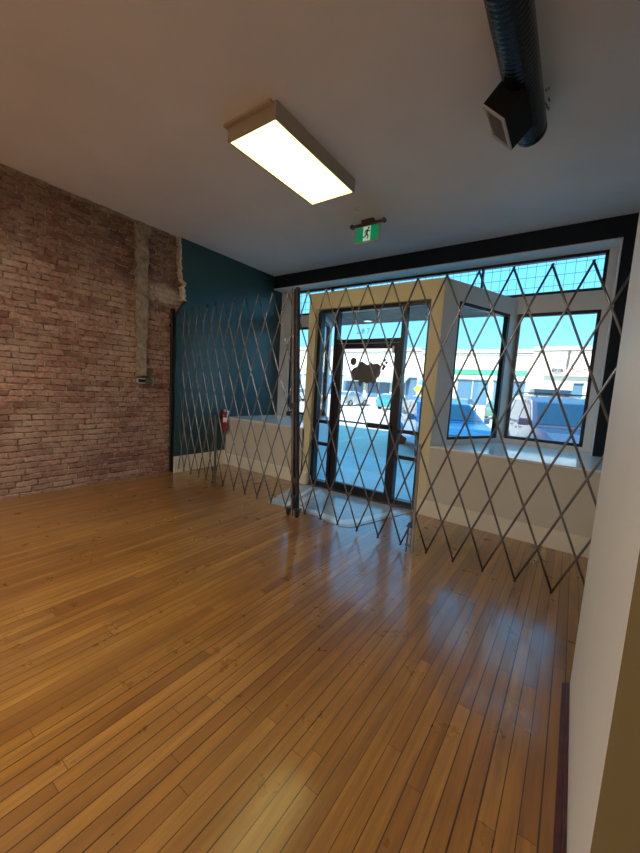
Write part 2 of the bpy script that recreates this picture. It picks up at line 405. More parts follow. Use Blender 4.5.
# siding boards in the vestibule ceiling (real laps)
bm = nb(); y = 4.12
while y < 5.33:
    t = (y-4.12)/1.24; x0 = -3.04-.55*t; x1 = -1.32+.55*t
    v = [(x0, y, 2.475), (x1, y, 2.475), (x1, y+.1, 2.488), (x0, y+.1, 2.488)]
    w = [bm.verts.new(p) for p in v]; w2 = [bm.verts.new((p[0], p[1], 2.50)) for p in v]
    bm.faces.new(w); bm.faces.new(w2[::-1])
    for i in range(4): bm.faces.new((w[i], w[(i+1) % 4], w2[(i+1) % 4], w2[i]))
    y += .1
bx(bm, -3.65, -.72, 5.30, 5.36, 2.465, 2.60)
struct('ceiling_vestibule', bm, mat('beige_siding', (.62, .56, .50), .6, var=.08, vs=10))
r = thing('recessed_ceiling_light', 'small round flush light in the entrance ceiling seen through the glass above the door', 'ceiling light', (-2.83, 5.16, 2.474))
obj('trim_ring', lathe(nb(), [(.0, .0), (.075, 0), (.08, -.006), (.06, -.008), (.06, -.002)], 24), M['white'], r)
obj('lens', lathe(nb(), [(0, -.006), (.058, -.006), (.058, -.003), (0, -.003)], 24), emis('small_lamp_lens', (1, .97, .9), 1.2), r)

# ------------------------------------------------------------------ windows
def win(name, x0, x1, z0, z1, wired=False, f=.036, mullions=()):
    w = sroot(name); bm = nb(); ya, yb = 5.215, 5.275
    bx(bm, x0, x0+f, ya, yb, z0, z1); bx(bm, x1-f, x1, ya, yb, z0, z1)
    bx(bm, x0+f, x1-f, ya, yb, z0, z0+f); bx(bm, x0+f, x1-f, ya, yb, z1-f, z1)
    for m in mullions: bx(bm, m-.012, m+.012, ya, yb, z0+f, z1-f)
    obj('window_frame', bm, M['frame'], w)
    obj('window_pane', bx(nb(), x0+f, x1-f, 5.243, 5.249, z0+f, z1-f), M['glass'], w)
    if wired:
        bm = nb(); x = x0+f+.06
        while x < x1-f: bx(bm, x-.0018, x+.0018, 5.236, 5.240, z0+f, z1-f); x += .10
        z = z0+f+.07
        while z < z1-f: bx(bm, x0+f, x1-f, 5.234, 5.238, z-.0018, z+.0018); z += .125
        obj('wire_grid', bm, M['wire'], w)
win('window_1', -4.47, .125, 2.655, 3.095, True, mullions=(-3.6, -1.19))
win('window_2', -4.47, -3.66, .86, 2.445)
win('window_3', -.712, .123, .86, 2.445)

# ------------------------------------------------------------------ storefront door assembly
FY0, FY1 = 4.02, 4.115
ML, MR = (-2.695, -2.645), (-1.755, -1.705)
w = sroot('window_6'); bm = nb()
bx(bm, DX0, DX0+.05, FY0, FY1, 0, DZ); bx(bm, DX1-.04, DX1, FY0, FY1, 0, DZ); bx(bm, DX0+.05, DX1-.04, FY0, FY1, DZ-.045, DZ)
bx(bm, *ML, FY0, FY1, 0, DZ-.045); bx(bm, *MR, FY0, FY1, 0, DZ-.045)
bx(bm, ML[1], MR[0], FY0, FY1, 1.965, 2.015)
for a, b in ((DX0+.05, ML[0]), (MR[1], DX1-.04)):
    bx(bm, a, b, FY0, FY1, 0, .075)
    for zz in (.60, .91): bx(bm, a, b, FY0+.02, FY1-.02, zz-.022, zz+.022)
obj('window_frame', bm, M['frame'], w)
for a, b in ((DX0+.05, ML[0]), (MR[1], DX1-.04)):
    for z0, z1 in ((.075, .578), (.622, .888), (.932, DZ-.045)):
        obj('window_pane', bx(nb(), a, b, 4.064, 4.070, z0, z1), M['doorglass'], w)
obj('window_pane', bx(nb(), ML[1], MR[0], 4.064, 4.070, 2.015, DZ-.045), M['doorglass'], w)
dr = sroot('door_1'); bm = nb(); a, b = ML[1]+.003, MR[0]-.003
bx(bm, a, a+.075, 4.04, 4.09, .012, 1.96); bx(bm, b-.065, b, 4.04, 4.09, .012, 1.96)
bx(bm, a+.075, b-.065, 4.04, 4.09, .012, .115); bx(bm, a+.075, b-.065, 4.04, 4.09, 1.90, 1.96)
obj('door_frame', bm, M['frame'], dr)
obj('door_glass', bx(nb(), a+.075, b-.065, 4.062, 4.069, .115, 1.90), M['doorglass'], dr)
bm = nb(); bx(bm, a+.04, b-.30, 4.008, 4.024, .945, .965); obj('push_bar', bm, M['frame'], dr)
bm = bbox(b-.36, b-.02, 3.995, 4.038, .915, .975, .005); bx(bm, a+.02, a+.05, 4.01, 4.04, .93, .98); obj('latch_case', bm, M['frame'], dr)
obj('door_closer', bbox(b-.085, b-.055, 4.0, 4.04, 1.84, 1.92, .005), M['chrome'], dr)
bm = nb(); bx(bm, a+.08, a+.50, 4.018, 4.028, 1.945, 1.955, T(0, 0, 0)); obj('closer_arm', bm, M['frame'], dr)
struct('threshold', bx(nb(), DX0, DX1, 3.965, 4.14, .0, .010), M['chrome'])
# animal shaped sticker on the door glass
MF = Matrix(((1, 0, 0, 0), (0, 0, 1, 0), (0, 1, 0, 0), (0, 0, 0, 1)))   # (x,z) -> plane y
def ax(px): return -2.445 + (px-130)/(530-130)*.53    # sticker zoom columns -> x
def az(py): return 1.79 - (py-165)/(440-165)*.38
body = [(150, 290), (175, 265), (215, 250), (240, 215), (262, 200), (295, 220), (330, 235), (360, 205), (378, 225), (430, 218), (462, 240), (470, 300),
        (455, 335), (425, 350), (405, 400), (385, 400), (375, 385), (330, 405), (290, 385), (270, 430), (250, 430), (240, 380), (200, 378), (160, 365)]
st = obj('door_sticker', prism(nb(), [(ax(x), az(y)) for x, y in body][::-1], 4.057, 4.0605, MF), M['sticker'], dr)
bm = nb()
prism(bm, [(ax(168)+.045*math.cos(t*PI/8), az(203)+.050*math.sin(t*PI/8)) for t in range(16)], 4.057, 4.0605, MF)
for cx, cy, rr in ((500, 190, .018), (520, 212, .018), (478, 225, .02), (500, 245, .022), (490, 265, .02)):
    prism(bm, [(ax(cx)+rr*math.cos(t*PI/5), az(cy)+rr*math.sin(t*PI/5)) for t in range(10)], 4.057, 4.0603, MF)
obj('door_sticker', bm, M['sticker'], dr)
# street number on the glass above the door
def text(s, size, loc, rot, m, parent, name='house_number', ext=.001, align='CENTER'):
    cu = bpy.data.curves.new(name, 'FONT'); cu.body = s; cu.size = size; cu.extrude = ext; cu.align_x = align
    o = bpy.data.objects.new(name, cu); C.objects.link(o)
    bpy.context.view_layer.update()
    me = bpy.data.meshes.new_from_object(o.evaluated_get(bpy.context.evaluated_depsgraph_get()))
    bpy.data.objects.remove(o); me.name = name
    o2 = bpy.data.objects.new(name, me); C.objects.link(o2); o2.location = loc; o2.rotation_euler = rot; o2.parent = parent
    me.materials.clear(); me.materials.append(m); return o2
text('2 8 7', .095, (-2.285, 4.060, 2.085), (PI/2, 0, 0), mat('pale_number_film', (.42, .62, .68), .6), w)

# ------------------------------------------------------------------ entrance mat
mp = [(-2.80, 3.00), (-2.50, 3.045), (-2.20, 3.06), (-1.92, 3.00), (-1.78, 2.985), (-1.68, 3.06), (-1.60, 3.30), (-1.42, 3.90), (-1.41, 3.955), (-2.96, 3.955), (-3.02, 3.70)]
mt = thing('entrance_mat', 'thin grey-blue vinyl mat with paler border lying inside the entrance door', 'mat', (0, 0, 0))
mt.location = (-2.2, 3.5, 0)
def rel(pts): return [(x+2.2, y-3.5) for x, y in pts]
obj('mat_sheet', prism(nb(), rel(mp), .0005, .006), M['mat'], mt)
bm = nb()
prism(bm, rel([(-2.62, 3.07), (-2.20, 3.10), (-1.92, 3.04), (-1.80, 3.03), (-1.73, 3.10), (-1.66, 3.30), (-1.50, 3.85), (-1.57, 3.86), (-1.76, 3.30), (-1.86, 3.14), (-2.2, 3.18), (-2.58, 3.17)]), .006, .0068)
prism(bm, rel([(-2.62, 3.07), (-2.58, 3.17), (-2.78, 3.90), (-2.84, 3.90)]), .006, .0068)
prism(bm, rel([(-2.545, 3.20), (-2.47, 3.20), (-2.64, 3.90), (-2.71, 3.90)]), .006, .0068)
obj('mat_border', bm, M['mat2'], mt)
dots = mat('mat_dots', (.10, .13, .22), .4)
for k in range(12):
    t = k/12; x = -2.60 - .155*t; y = 3.24 + .64*t
    obj('mat_dot', bx(nb(), x-.013+2.2, x+.012+2.2, y-3.5, y+.026-3.5, .006, .0068), dots, mt)

# ------------------------------------------------------------------ folding security gates
def lerp(l, t):
    i = math.floor(t); i = max(0, min(len(l)-2, i)); return l[i] + (l[i+1]-l[i])*(t-i)
def make_gate(name, label, bot, top, cmin, cmax):
    """bot/top: per tip (x,y,z); c = 2*tip index (odd = between tips)"""
    root = thing(name, label, 'security gate', (bot[len(bot)//2][0], bot[len(bot)//2][1], 0), 0)
    off = Vector(root.location)
    def P(c, j):
        t = j/8
        b = [lerp([q[k] for q in bot], c/2) for k in range(3)]; u = [lerp([q[k] for q in top], c/2) for k in range(3)]
        return Vector([b[k] + (u[k]-b[k])*t for k in range(3)]) - off
    for sgn in (1, -1):
        dy = -.0045 if sgn > 0 else .0045
        for c0 in range(-8, 60):
            if c0 % 2: continue
            nodes = []
            for j in range(9):
                c = c0 + sgn*j
                if cmin <= c <= cmax: nodes.append((c, j))
            if len(nodes) < 2: continue
            pts = [P(c, j) + Vector((0, dy, 0)) for c, j in nodes]
            e0 = (pts[1]-pts[0]).normalized()*.012; e1 = (pts[-1]-pts[-2]).normalized()*.012
            pts[0] -= e0; pts[-1] += e1
            bm = nb(); rings = []
            for i, p in enumerate(pts):
                d = (pts[min(i+1, len(pts)-1)]-pts[max(i-1, 0)]).normalized(); nrm = Vector((0, 1, 0)); s = d.cross(nrm).normalized()
                hw, ht = .0076, .0032
                # shallow channel section
                rings.append([bm.verts.new(p + s*a + nrm*b) for a, b in ((-hw, 0), (-hw*.7, -ht*1.1), (0, -ht*1.7), (hw*.7, -ht*1.1), (hw, 0), (hw*.9, ht), (-hw*.9, ht))])
            for a, b in zip(rings, rings[1:]):
                for k in range(7): bm.faces.new((a[k], a[(k+1) % 7], b[(k+1) % 7], b[k])).smooth = k in (0, 1, 2, 3)
            bm.faces.new(rings[0][::-1]); bm.faces.new(rings[-1])
            if sgn > 0:   # rivets
                for c, j in nodes: lathe(bm, [(0, -.0085), (.0055, -.008), (.008, -.005), (.008, .010), (0, .011)], 8, T(*P(c, j)) @ RX(-PI/2))
            obj('lattice_bar', bm, M['steel'], root)
    return root, off
ZR = 1.38
# left gate: x measured on the plane y = 2.93, pushed out along the view to its real distance
b1 = [-4.51, -4.357, -4.196, -4.019, -3.861, -3.696, -3.522, -3.318, -3.119, -2.915, -2.687, -2.472, -2.26]
t1 = [-4.545, -4.386, -4.232, -4.084, -3.923, -3.767, -3.601, -3.419, -3.234, -3.019, -2.801, -2.575, -2.35]
ztop = [2.292, 2.301, 2.314, 2.327, 2.337, 2.347, 2.353, 2.356, 2.358, 2.359, 2.355, 2.346, 2.346]
ys = [3.07, 3.055, 3.035, 3.01, 2.995, 2.98, 2.965, 2.95, 2.94, 2.93, 2.925, 2.92, 2.92]
def push(xs, zs_, ys_):
    o = []
    for x, z, y in zip(xs, zs_, ys_):
        s = y/2.93; o.append((max(-4.70, x*s), y, ZR+(z-ZR)*s))
    return o
bot1 = push(b1, [.045*1]*13, ys); bot1 = [(x, y, .055) for x, y, z in bot1]
top1 = push(t1, ztop, ys)
g1, o1 = make_gate('folding_gate', 'left folding steel scissor gate stretched from the brick wall to the middle posts', bot1, top1, 0, 23)
b2 = [-2.201, -1.995, -1.787, -1.566, -1.342, -1.122, -.89, -.668, -.444, -.221, .009, .235, .46]
t2 = [-2.31, -2.087, -1.866, -1.633, -1.395, -1.167, -.93, -.694, -.462, -.228, -.004, .228, .46]
z2 = [2.328, 2.32, 2.316, 2.315, 2.315, 2.316, 2.312, 2.309, 2.30, 2.289, 2.28, 2.27, 2.26]
bot2 = [(x, 2.93, .045) for x in b2]; top2 = [(x, 2.93, z) for x, z in zip(t2, z2)]
g2, o2 = make_gate('folding_gate', 'right folding steel scissor gate stretched across the entrance door and right window', bot2, top2, -1, 25)
def channel(bm, p0, p1, w=.03, d=.028, t=.004, off=Vector((0, 0, 0)), flip=1):
    """U channel between two points, open towards +flip*x"""
    p0, p1 = Vector(p0)-off, Vector(p1)-off
    for (a0, a1, c0, c1) in ((-w/2, w/2, -d/2, -d/2+t), (-w/2, w/2, d/2-t, d/2), (-flip*w/2, -flip*(w/2-t), -d/2, d/2)):
        a0, a1 = min(a0, a1), max(a0, a1)
        vs = [bm.verts.new(p + Vector((a, c, 0))) for p in (p0, p1) for a in (a0, a1) for c in (c0, c1)]
        for f in ((0,1,3,2),(4,6,7,5),(0,4,5,1),(2,3,7,6),(0,2,6,4),(1,5,7,3)): bm.faces.new([vs[i] for i in f])
    return bm
# wall post of the left gate with wall brackets
bm = channel(nb(), (-4.765, 2.985, .01), (-4.765, 2.985, 2.36), .04, .04, .004, o1, 1)
obj('wall_post', bm, M['dsteel'], g1)
for zz in (.35, 1.2, 2.1): obj('wall_bracket', bx(nb(), -4.792-o1.x, -4.745-o1.x, 2.95-o1.y, 2.966-o1.y, zz, zz+.04), M['dsteel'], g1)
def mid_post(root, off, xb, xt, flip, pm):
    obj('lead_post', channel(nb(), (xb, 2.905, .075), (xt, 2.905, 2.375), .032, .036, .004, off, flip), pm, root)
    # caster on a short foot
    cx = xb + flip*.035*-1
    s = -flip
    cs = obj('caster', lathe(nb(), [(0, -.014), (.018, -.014), (.027, -.011), (.030, -.006), (.030, .006), (.027, .011), (.018, .014), (0, .014)], 20,
        T(xb+s*.030-off.x, 2.87-off.y, .030) @ RY(PI/2)), M['rubber'], root)
    bm = nb(); bx(bm, xb+s*.030-.020-off.x, xb+s*.030-.016-off.x, 2.852-off.y, 2.888-off.y, .025, .085)
    bx(bm, xb+s*.030+.016-off.x, xb+s*.030+.020-off.x, 2.852-off.y, 2.888-off.y, .025, .085)
    bx(bm, xb-.02-off.x+min(0, s*.035), xb+.02-off.x+max(0, s*.035), 2.85-off.y, 2.925-off.y, .08, .088)
    obj('caster_fork', bm, M['dsteel'], cs)
mid_post(g1, o1, -2.341, -2.479, 1, M['steel2'])
mid_post(g2, o2, -2.287, -2.425, -1, M['dsteel'])
# drop bolt between the lead posts, locking box, padlock
bm = tube(nb(), [Vector((-2.312, 2.872, .004))-o2, Vector((-2.345, 2.872, .62))-o2], .008, 10)
obj('drop_bolt', bm, M['dsteel'], g2)
for x_, za_, zb_ in ((-2.27, .36, .42), (-2.285, .20, .235)):
    obj('bolt_guide', bbox(-2.35-o2.x, x_-o2.x, 2.86-o2.y, 2.888-o2.y, za_, zb_, .003), M['dsteel'], g2)
bm = bx(nb(), -2.425-o2.x, -2.33-o2.x, 2.87-o2.y, 2.888-o2.y, 1.13, 1.20); obj('lock_plate', bev(bm, .003), M['dsteel'], g2)
pl = thing('padlock', 'small dark padlock hanging on the middle gate posts', 'padlock', (-2.435, 2.862, 1.09))
obj('body', bbox(-.022, .022, -.012, .008, -.025, .02), M['frame'], pl)
obj('shackle', tube(nb(), [(-.014, 0, .018), (-.014, 0, .045), (-.008, 0, .056), (0, 0, .06), (.008, 0, .056), (.014, 0, .045), (.014, 0, .018)], .004, 8), M['chrome'], pl)
def half_leg(root, off, x, y, h, side):
    obj('support_leg', channel(nb(), (x, y-.03, .02), (x-.015, y-.03, h), .021, .02, .004, off, 1), M['steel2'], root)
    rd = obj('drop_bolt', tube(nb(), [Vector((x+side*.05, y-.03, .006))-off, Vector((x+side*.045, y-.03, .27))-off], .007, 10), M['dsteel'], root)
    for zz in (.06, .23): obj('bolt_guide', bx(nb(), min(x, x+side*.06)-off.x, max(x, x+side*.06)-off.x, y-.04-off.y, y-.02-off.y, zz, zz+.016), M['dsteel'], rd)
half_leg(g2, o2, -1.005, 2.93, .96, -1)
half_leg(g1, o1, -3.70, 2.975, .95, -1)
# end post of the right gate on the far right wall
obj('wall_post', channel(nb(), (.592, 2.93, .01), (.592, 2.93, 2.34), .042, .04, .004, o2, -1), M['dsteel'], g2)
for zz in (.3, 1.15, 2.0): obj('end_link', bx(nb(), .465-o2.x, .60-o2.x, 2.935-o2.y, 2.943-o2.y, zz, zz+.03), M['steel'], g2)

# ------------------------------------------------------------------ ceiling lamps
def lamp(x0, x1, y0, y1, label, em):
    cx, cy = (x0+x1)/2, (y0+y1)/2
    r = thing('ceiling_lamp', label, 'ceiling lamp', (cx, cy, H), 0)
    a, b = (x1-x0)/2, (y1-y0)/2; zb = -.12
    bm = nb()
    bx(bm, -a, a, -b, b, -.10, 0); bm = bev(bm, .006)
    for s in (-1, 1): bx(bm, s*a-(.014 if s > 0 else 0), s*a+(.014 if s < 0 else 0), -b, b, zb, -.094)
    for s in (-1, 1): bx(bm, -a+.014, a-.014, s*b-(.014 if s > 0 else 0), s*b+(.014 if s < 0 else 0), zb, -.094)
    obj('housing', bm, M['lampbox'], r)
    obj('diffuser', bx(nb(), -a+.014, a-.014, -b+.014, b-.014, -.116, -.103), em, r)
    bm = nb(); bx(bm, -a-.02, a-.03, -b-.03, b-.05, -.02, 0)
    obj('mounting_plate', bm, M['lampbox'], r)
    return r
lamp(-2.412, -1.912, 1.955, 3.05, 'long rectangular ceiling lamp glowing pale yellow in the middle of the ceiling', M['lampon'])
lamp(-3.2, -2.0, -1.85, -.55, 'unseen ceiling lamp added behind the viewer as fill light, nearer the front', M['lampfill'])  # this lamp and the next are added out of view to brighten the room
lamp(-3.2, -2.0, -3.8, -2.5, 'unseen ceiling lamp added behind the viewer as fill light, at the rear wall', M['lampfill'])

# ------------------------------------------------------------------ exit sign and small sensor
ex = thing('exit_sign', 'green running man exit sign hanging from the ceiling above the gate', 'exit sign', (-2.185, 3.82, H))
obj('ceiling_mount', bbox(-.075, .075, -.03, .03, -.035, 0), M['brown'], ex)
obj('top_bar', bbox(-.175, .175, -.018, .018, -.062, -.034), M['brown'], ex)
for s in (-1, 1):
    h_ = obj('emergency_lamp', lathe(nb(), [(0, -.03), (.020, -.03), (.026, -.02), (.026, .012), (.012, .02), (0, .02)], 18, T(s*.205, -.01, -.048) @ RX(PI/2)), M['brown'], ex)
    obj('lamp_arm', tube(nb(), [(s*.17, 0, -.048), (s*.20, 0, -.048)], .008, 8), M['brown'], h_)
obj('sign_plate', bbox(-.165, .165, -.006, .006, -.262, -.064, .002), M['acrylic'], ex)
obj('green_panel', bx(nb(), -.145, .145, -.009, -.006, -.235, -.078), M['exitgreen'], ex)
obj('white_door', bx(nb(), -.050, .045, -.0115, -.009, -.235, -.078), M['exitwhite'], ex)
# running figure
bm = nb()
def seg(a, b, w0, w1):
    a, b = Vector((a[0], a[1])), Vector((b[0], b[1])); d = (b-a).normalized(); n_ = Vector((-d.y, d.x))
    prism(bm, [tuple(a+n_*w0), tuple(a-n_*w0), tuple(b-n_*w1), tuple(b+n_*w1)], -.0135, -.0115, MF)
prism(bm, [(.020+.012*math.cos(t*PI/6), -.098+.012*math.sin(t*PI/6)) for t in range(12)], -.0135, -.0115, MF)
seg((.010, -.112), (-.006, -.162), .013, .011); seg((-.006, -.160), (.018, -.182), .009, .007); seg((.018, -.180), (.012, -.218), .007, .005)
seg((-.006, -.160), (-.024, -.190), .009, .007); seg((-.022, -.189), (-.052, -.196), .006, .005); seg((.008, -.118), (.032, -.138), .006, .005)
seg((.031, -.137), (.042, -.126), .005, .004); seg((.004, -.118), (-.022, -.128), .006, .005); seg((-.021, -.127), (-.026, -.148), .005, .004)
obj('running_man', bm, M['runner'], ex)
sn = thing('ceiling_hook', 'tiny white hook on the ceiling between lamp and exit sign', 'hook', (-2.165, 3.52, H))
obj('base', lathe(nb(), [(0, 0), (.022, 0), (.020, -.012), (0, -.014)], 16), M['white'], sn)
obj('tip', tube(nb(), [(0, 0, -.01), (.006, -.012, -.045), (.03, -.03, -.075)], .015, 10), M['white'], sn)

# ------------------------------------------------------------------ spiral duct with side register
dt = thing('spiral_duct', 'black spiral air duct running along the ceiling with a side outlet', 'duct', (-.4535, 2.94, 3.2))
R0 = .0925; y0, y1 = -3.9-2.94, 0.; bm = nb(); rings = []; n = 36; pitch = .030
ys_ = [y0]; 
while ys_[-1] < y1-1e-6: ys_.append(min(y1, ys_[-1] + (.0075 if ys_[-1] > -2.6 else .1)))
for y in ys_:
    ring = []
    for k in range(n):
        fr = (y/pitch - k/n) % 1.; hgt = .0035*max(0, 1-abs(fr-.5)*5) if y > -2.6 else 0
        a = 2*PI*k/n; ring.append(bm.verts.new(((R0+hgt)*math.cos(a), y, (R0+hgt)*math.sin(a))))
    rings.append(ring)
for a, b in zip(rings, rings[1:]):
    for k in range(n): bm.faces.new((a[k], b[k], b[(k+1) % n], a[(k+1) % n]))
bm.faces.new(rings[0]); 
o = obj('duct_pipe', bm, M['duct'], dt, smooth=True)
bm = lathe(nb(), [(0, .006), (R0-.012, .006), (R0-.004, 0), (R0+.003, -.004), (R0+.003, -.03)], 36, RX(-PI/2))
obj('end_cap', bm, M['duct'], dt, smooth=False)
# register box at 45 degrees
A = Vector((-.644+.4535, 2.391-2.94, 3.105-3.2)); c45 = math.sqrt(.5)
tt = Vector((c45, 0, -c45)); nn = Vector((c45, 0, c45)); L = .308; w_ = .18
MB = Matrix(((tt.x, 0, nn.x, A.x), (0, 1, 0, A.y), (tt.z, 0, nn.z, A.z), (0, 0, 0, 1)))   # local x across, y along duct, z towards the duct
bm = nb()
for a0, a1, b0, b1_ in ((0, w_, 0, .006), (0, w_, L-.006, L), (0, .006, .006, L-.006), (w_-.006, w_, .006, L-.006)): bx(bm, a0, a1, b0, b1_, .004, .155, MB)
bx(bm, 0, w_, 0, L, .150, .156, MB)
rb = obj('outlet_box', bm, M['boxblack'], dt)
bm = nb(); f = .022
for a0, a1, b0, b1_ in ((0, w_, 0, f), (0, w_, L-f, L), (0, f, f, L-f), (w_-f, w_, f, L-f)): bx(bm, a0, a1, b0, b1_, -.006, .004, MB)
obj('grille_frame', bm, M['grille_w'], rb)
bm = nb(); bx(bm, f, w_-f, f, L-f, .02, .024, MB)
for k in range(9):
    x = f + (w_-2*f)*(k+.5)/9; bx(bm, x-.004, x+.003, f, L-f, .0, .016, MB)
obj('grille_louvres', bm, M['grille_b'], rb)
for yy in (-3.7, -5.2):
    bm = nb(); prism(bm, [((R0+.006)*math.cos(t*2*PI/36), (R0+.006)*math.sin(t*2*PI/36)) for t in range(36)], -.012, .012, T(0, yy, 0) @ RX(PI/2))
    bx(bm, -.01, .01, yy-.012, yy+.012, R0, .14)
    obj('hanger_band', bm, M['duct'], dt)
bm = nb(); rs_ = random.Random(5)
for k in range(9):
    x, y = -.385+.003*k, 2.80+rs_.uniform(-.02, .18)
    bx(bm, x, x+.008, y, y+rs_.uniform(.01, .03), H-.004, H)
for q in (0,):
    struct('trim_6', bm, mat('ceiling_scar', (.15, .13, .11), .9))

# ------------------------------------------------------------------ junction box in the brick
jb = thing('electrical_box', 'small open junction box with dark hole set in the brick wall below the plaster strip', 'electrical box', (-4.80, 2.60, 1.325))
bm = nb(); bx(bm, .0, .045, .0, .095, -.042, .042); obj('cover_plate', bev(bm, .003), M['brass'], jb)
bm = nb()
for a, b, c, d in ((-.115, .0, .022, .034), (-.115, .0, -.034, -.022), (-.115, -.103, -.034, .034)): bx(bm, 0, .036, a, b, c, d)
obj('box_rim', bm, M['plaster2'], jb)
obj('box_hole', bx(nb(), 0, .022, -.103, 0, -.022, .022), M['frame'], jb)
for zz in (-.02, .02): obj('cover_slot', bx(nb(), .045, .048, .02, .075, zz-.004, zz+.004), M['frame'], jb)
obj('plaster_edge', bx(nb(), 0, .03, .097, .112, -.06, .05), M['plaster2'], jb)

# ------------------------------------------------------------------ fire extinguisher
fe = thing('fire_extinguisher', 'red fire extinguisher with white label hung on the dark teal wall corner', 'fire extinguisher', (-4.655, 3.865, .575))
obj('cylinder', lathe(nb(), [(0, .0), (.045, 0), (.054, .01), (.055, .03), (.055, .25), (.050, .275), (.035, .295), (.018, .305), (.018, .32), (0, .32)], 28), M['red'], fe, smooth=True)
bm = nb()
for z0_, z1_ in ((.15, .225),):
    col_ = [[bm.verts.new((rr_*math.cos(a_), rr_*math.sin(a_), z)) for z in (z0_, z1_)] for rr_ in (.0555, .0568) for a_ in [(-60+k*10)*PI/180 for k in range(10)]]
    for k in range(9): bm.faces.new((col_[k][0], col_[k+1][0], col_[k+1][1], col_[k][1])); bm.faces.new((col_[10+k][0], col_[11+k][0], col_[11+k][1], col_[10+k][1]))
    for k in (0, 9): bm.faces.new((col_[k][0], col_[k][1], col_[10+k][1], col_[10+k][0]))
    for e_ in (0, 1):
        for k in range(9): bm.faces.new((col_[k][e_], col_[k+1][e_], col_[11+k][e_], col_[10+k][e_]))
obj('label', bm, M['label'], fe)
obj('valve', bev(lathe(nb(), [(0, .315), (.022, .315), (.022, .35), (.012, .36), (0, .36)], 14), .002), M['chrome'], fe)
bm = nb(); bx(bm, -.012, .012, -.09, .02, .352, .360, RX(0)); bx(bm, -.010, .010, -.10, .02, .375, .382); bx(bm, -.012, .012, .008, .022, .352, .382)
obj('handle', bm, M['frame'], fe)
obj('hose', tube(nb(), [(.0, -.02, .335), (.01, -.06, .33), (.015, -.085, .29), (.015, -.09, .2), (.012, -.085, .12), (.01, -.082, .07)], [.009, .009, .009, .009, .010, .014], 10), M['rubber'], fe, smooth=True)
obj('inspection_tag', bx(nb(), .058, .060, -.0, .05, .24, .335), M['label'], fe)
obj('wall_hook', bx(nb(), -.065, -.04, -.02, .02, .27, .33), M['frame'], fe)

# ------------------------------------------------------------------ outside: ground
pave = mat('concrete_paving', (.68, .68, .68), .85, var=.08, vs=3)
bm = nb(); bx(bm, -3.8, -.5, 4.12, 5.5, -.12, -.03); struct('vestibule_slab', bm, mat('entry_tiles', (.70, .72, .74), .5, var=.06, vs=4))
bm = nb()
x = -40.
while x < 30:
    for y in (5.5, 6.35): bx(bm, x, x+1.49, y, y+.84, -.4, -.12)
    x += 1.5
bx(bm, -40, 30, 7.21, 7.36, -.4, -.12)
struct('sidewalk', bm, pave)
struct('street', bx(nb(), -90, 90, 7.36, 33.5, -.6, -.25), mat('pale_asphalt', (.62, .58, .50), .95, var=.06, vs=.5))
struct('sidewalk.001', bx(nb(), -90, 90, 33.5, 36, -.6, -.10), mat('far_paving', (.55, .52, .46), .9))
struct('ground', bx(nb(), -140, 140, -60, 140, -.9, -.6), mat('earth', (.3, .28, .24), .95))
bm = nb()
for k in range(-12, 10): bx(bm, k*2.9-.05, k*2.9+.05, 7.5, 12.6, -.25, -.246, None); bx(bm, k*2.9-.05, k*2.9+.05, 27.5, 33.2, -.25, -.246)
bx(bm, -90, 90, 19.8, 19.95, -.25, -.246)
struct('road_lines', bm, mat('road_paint', (.75, .72, .62), .8))

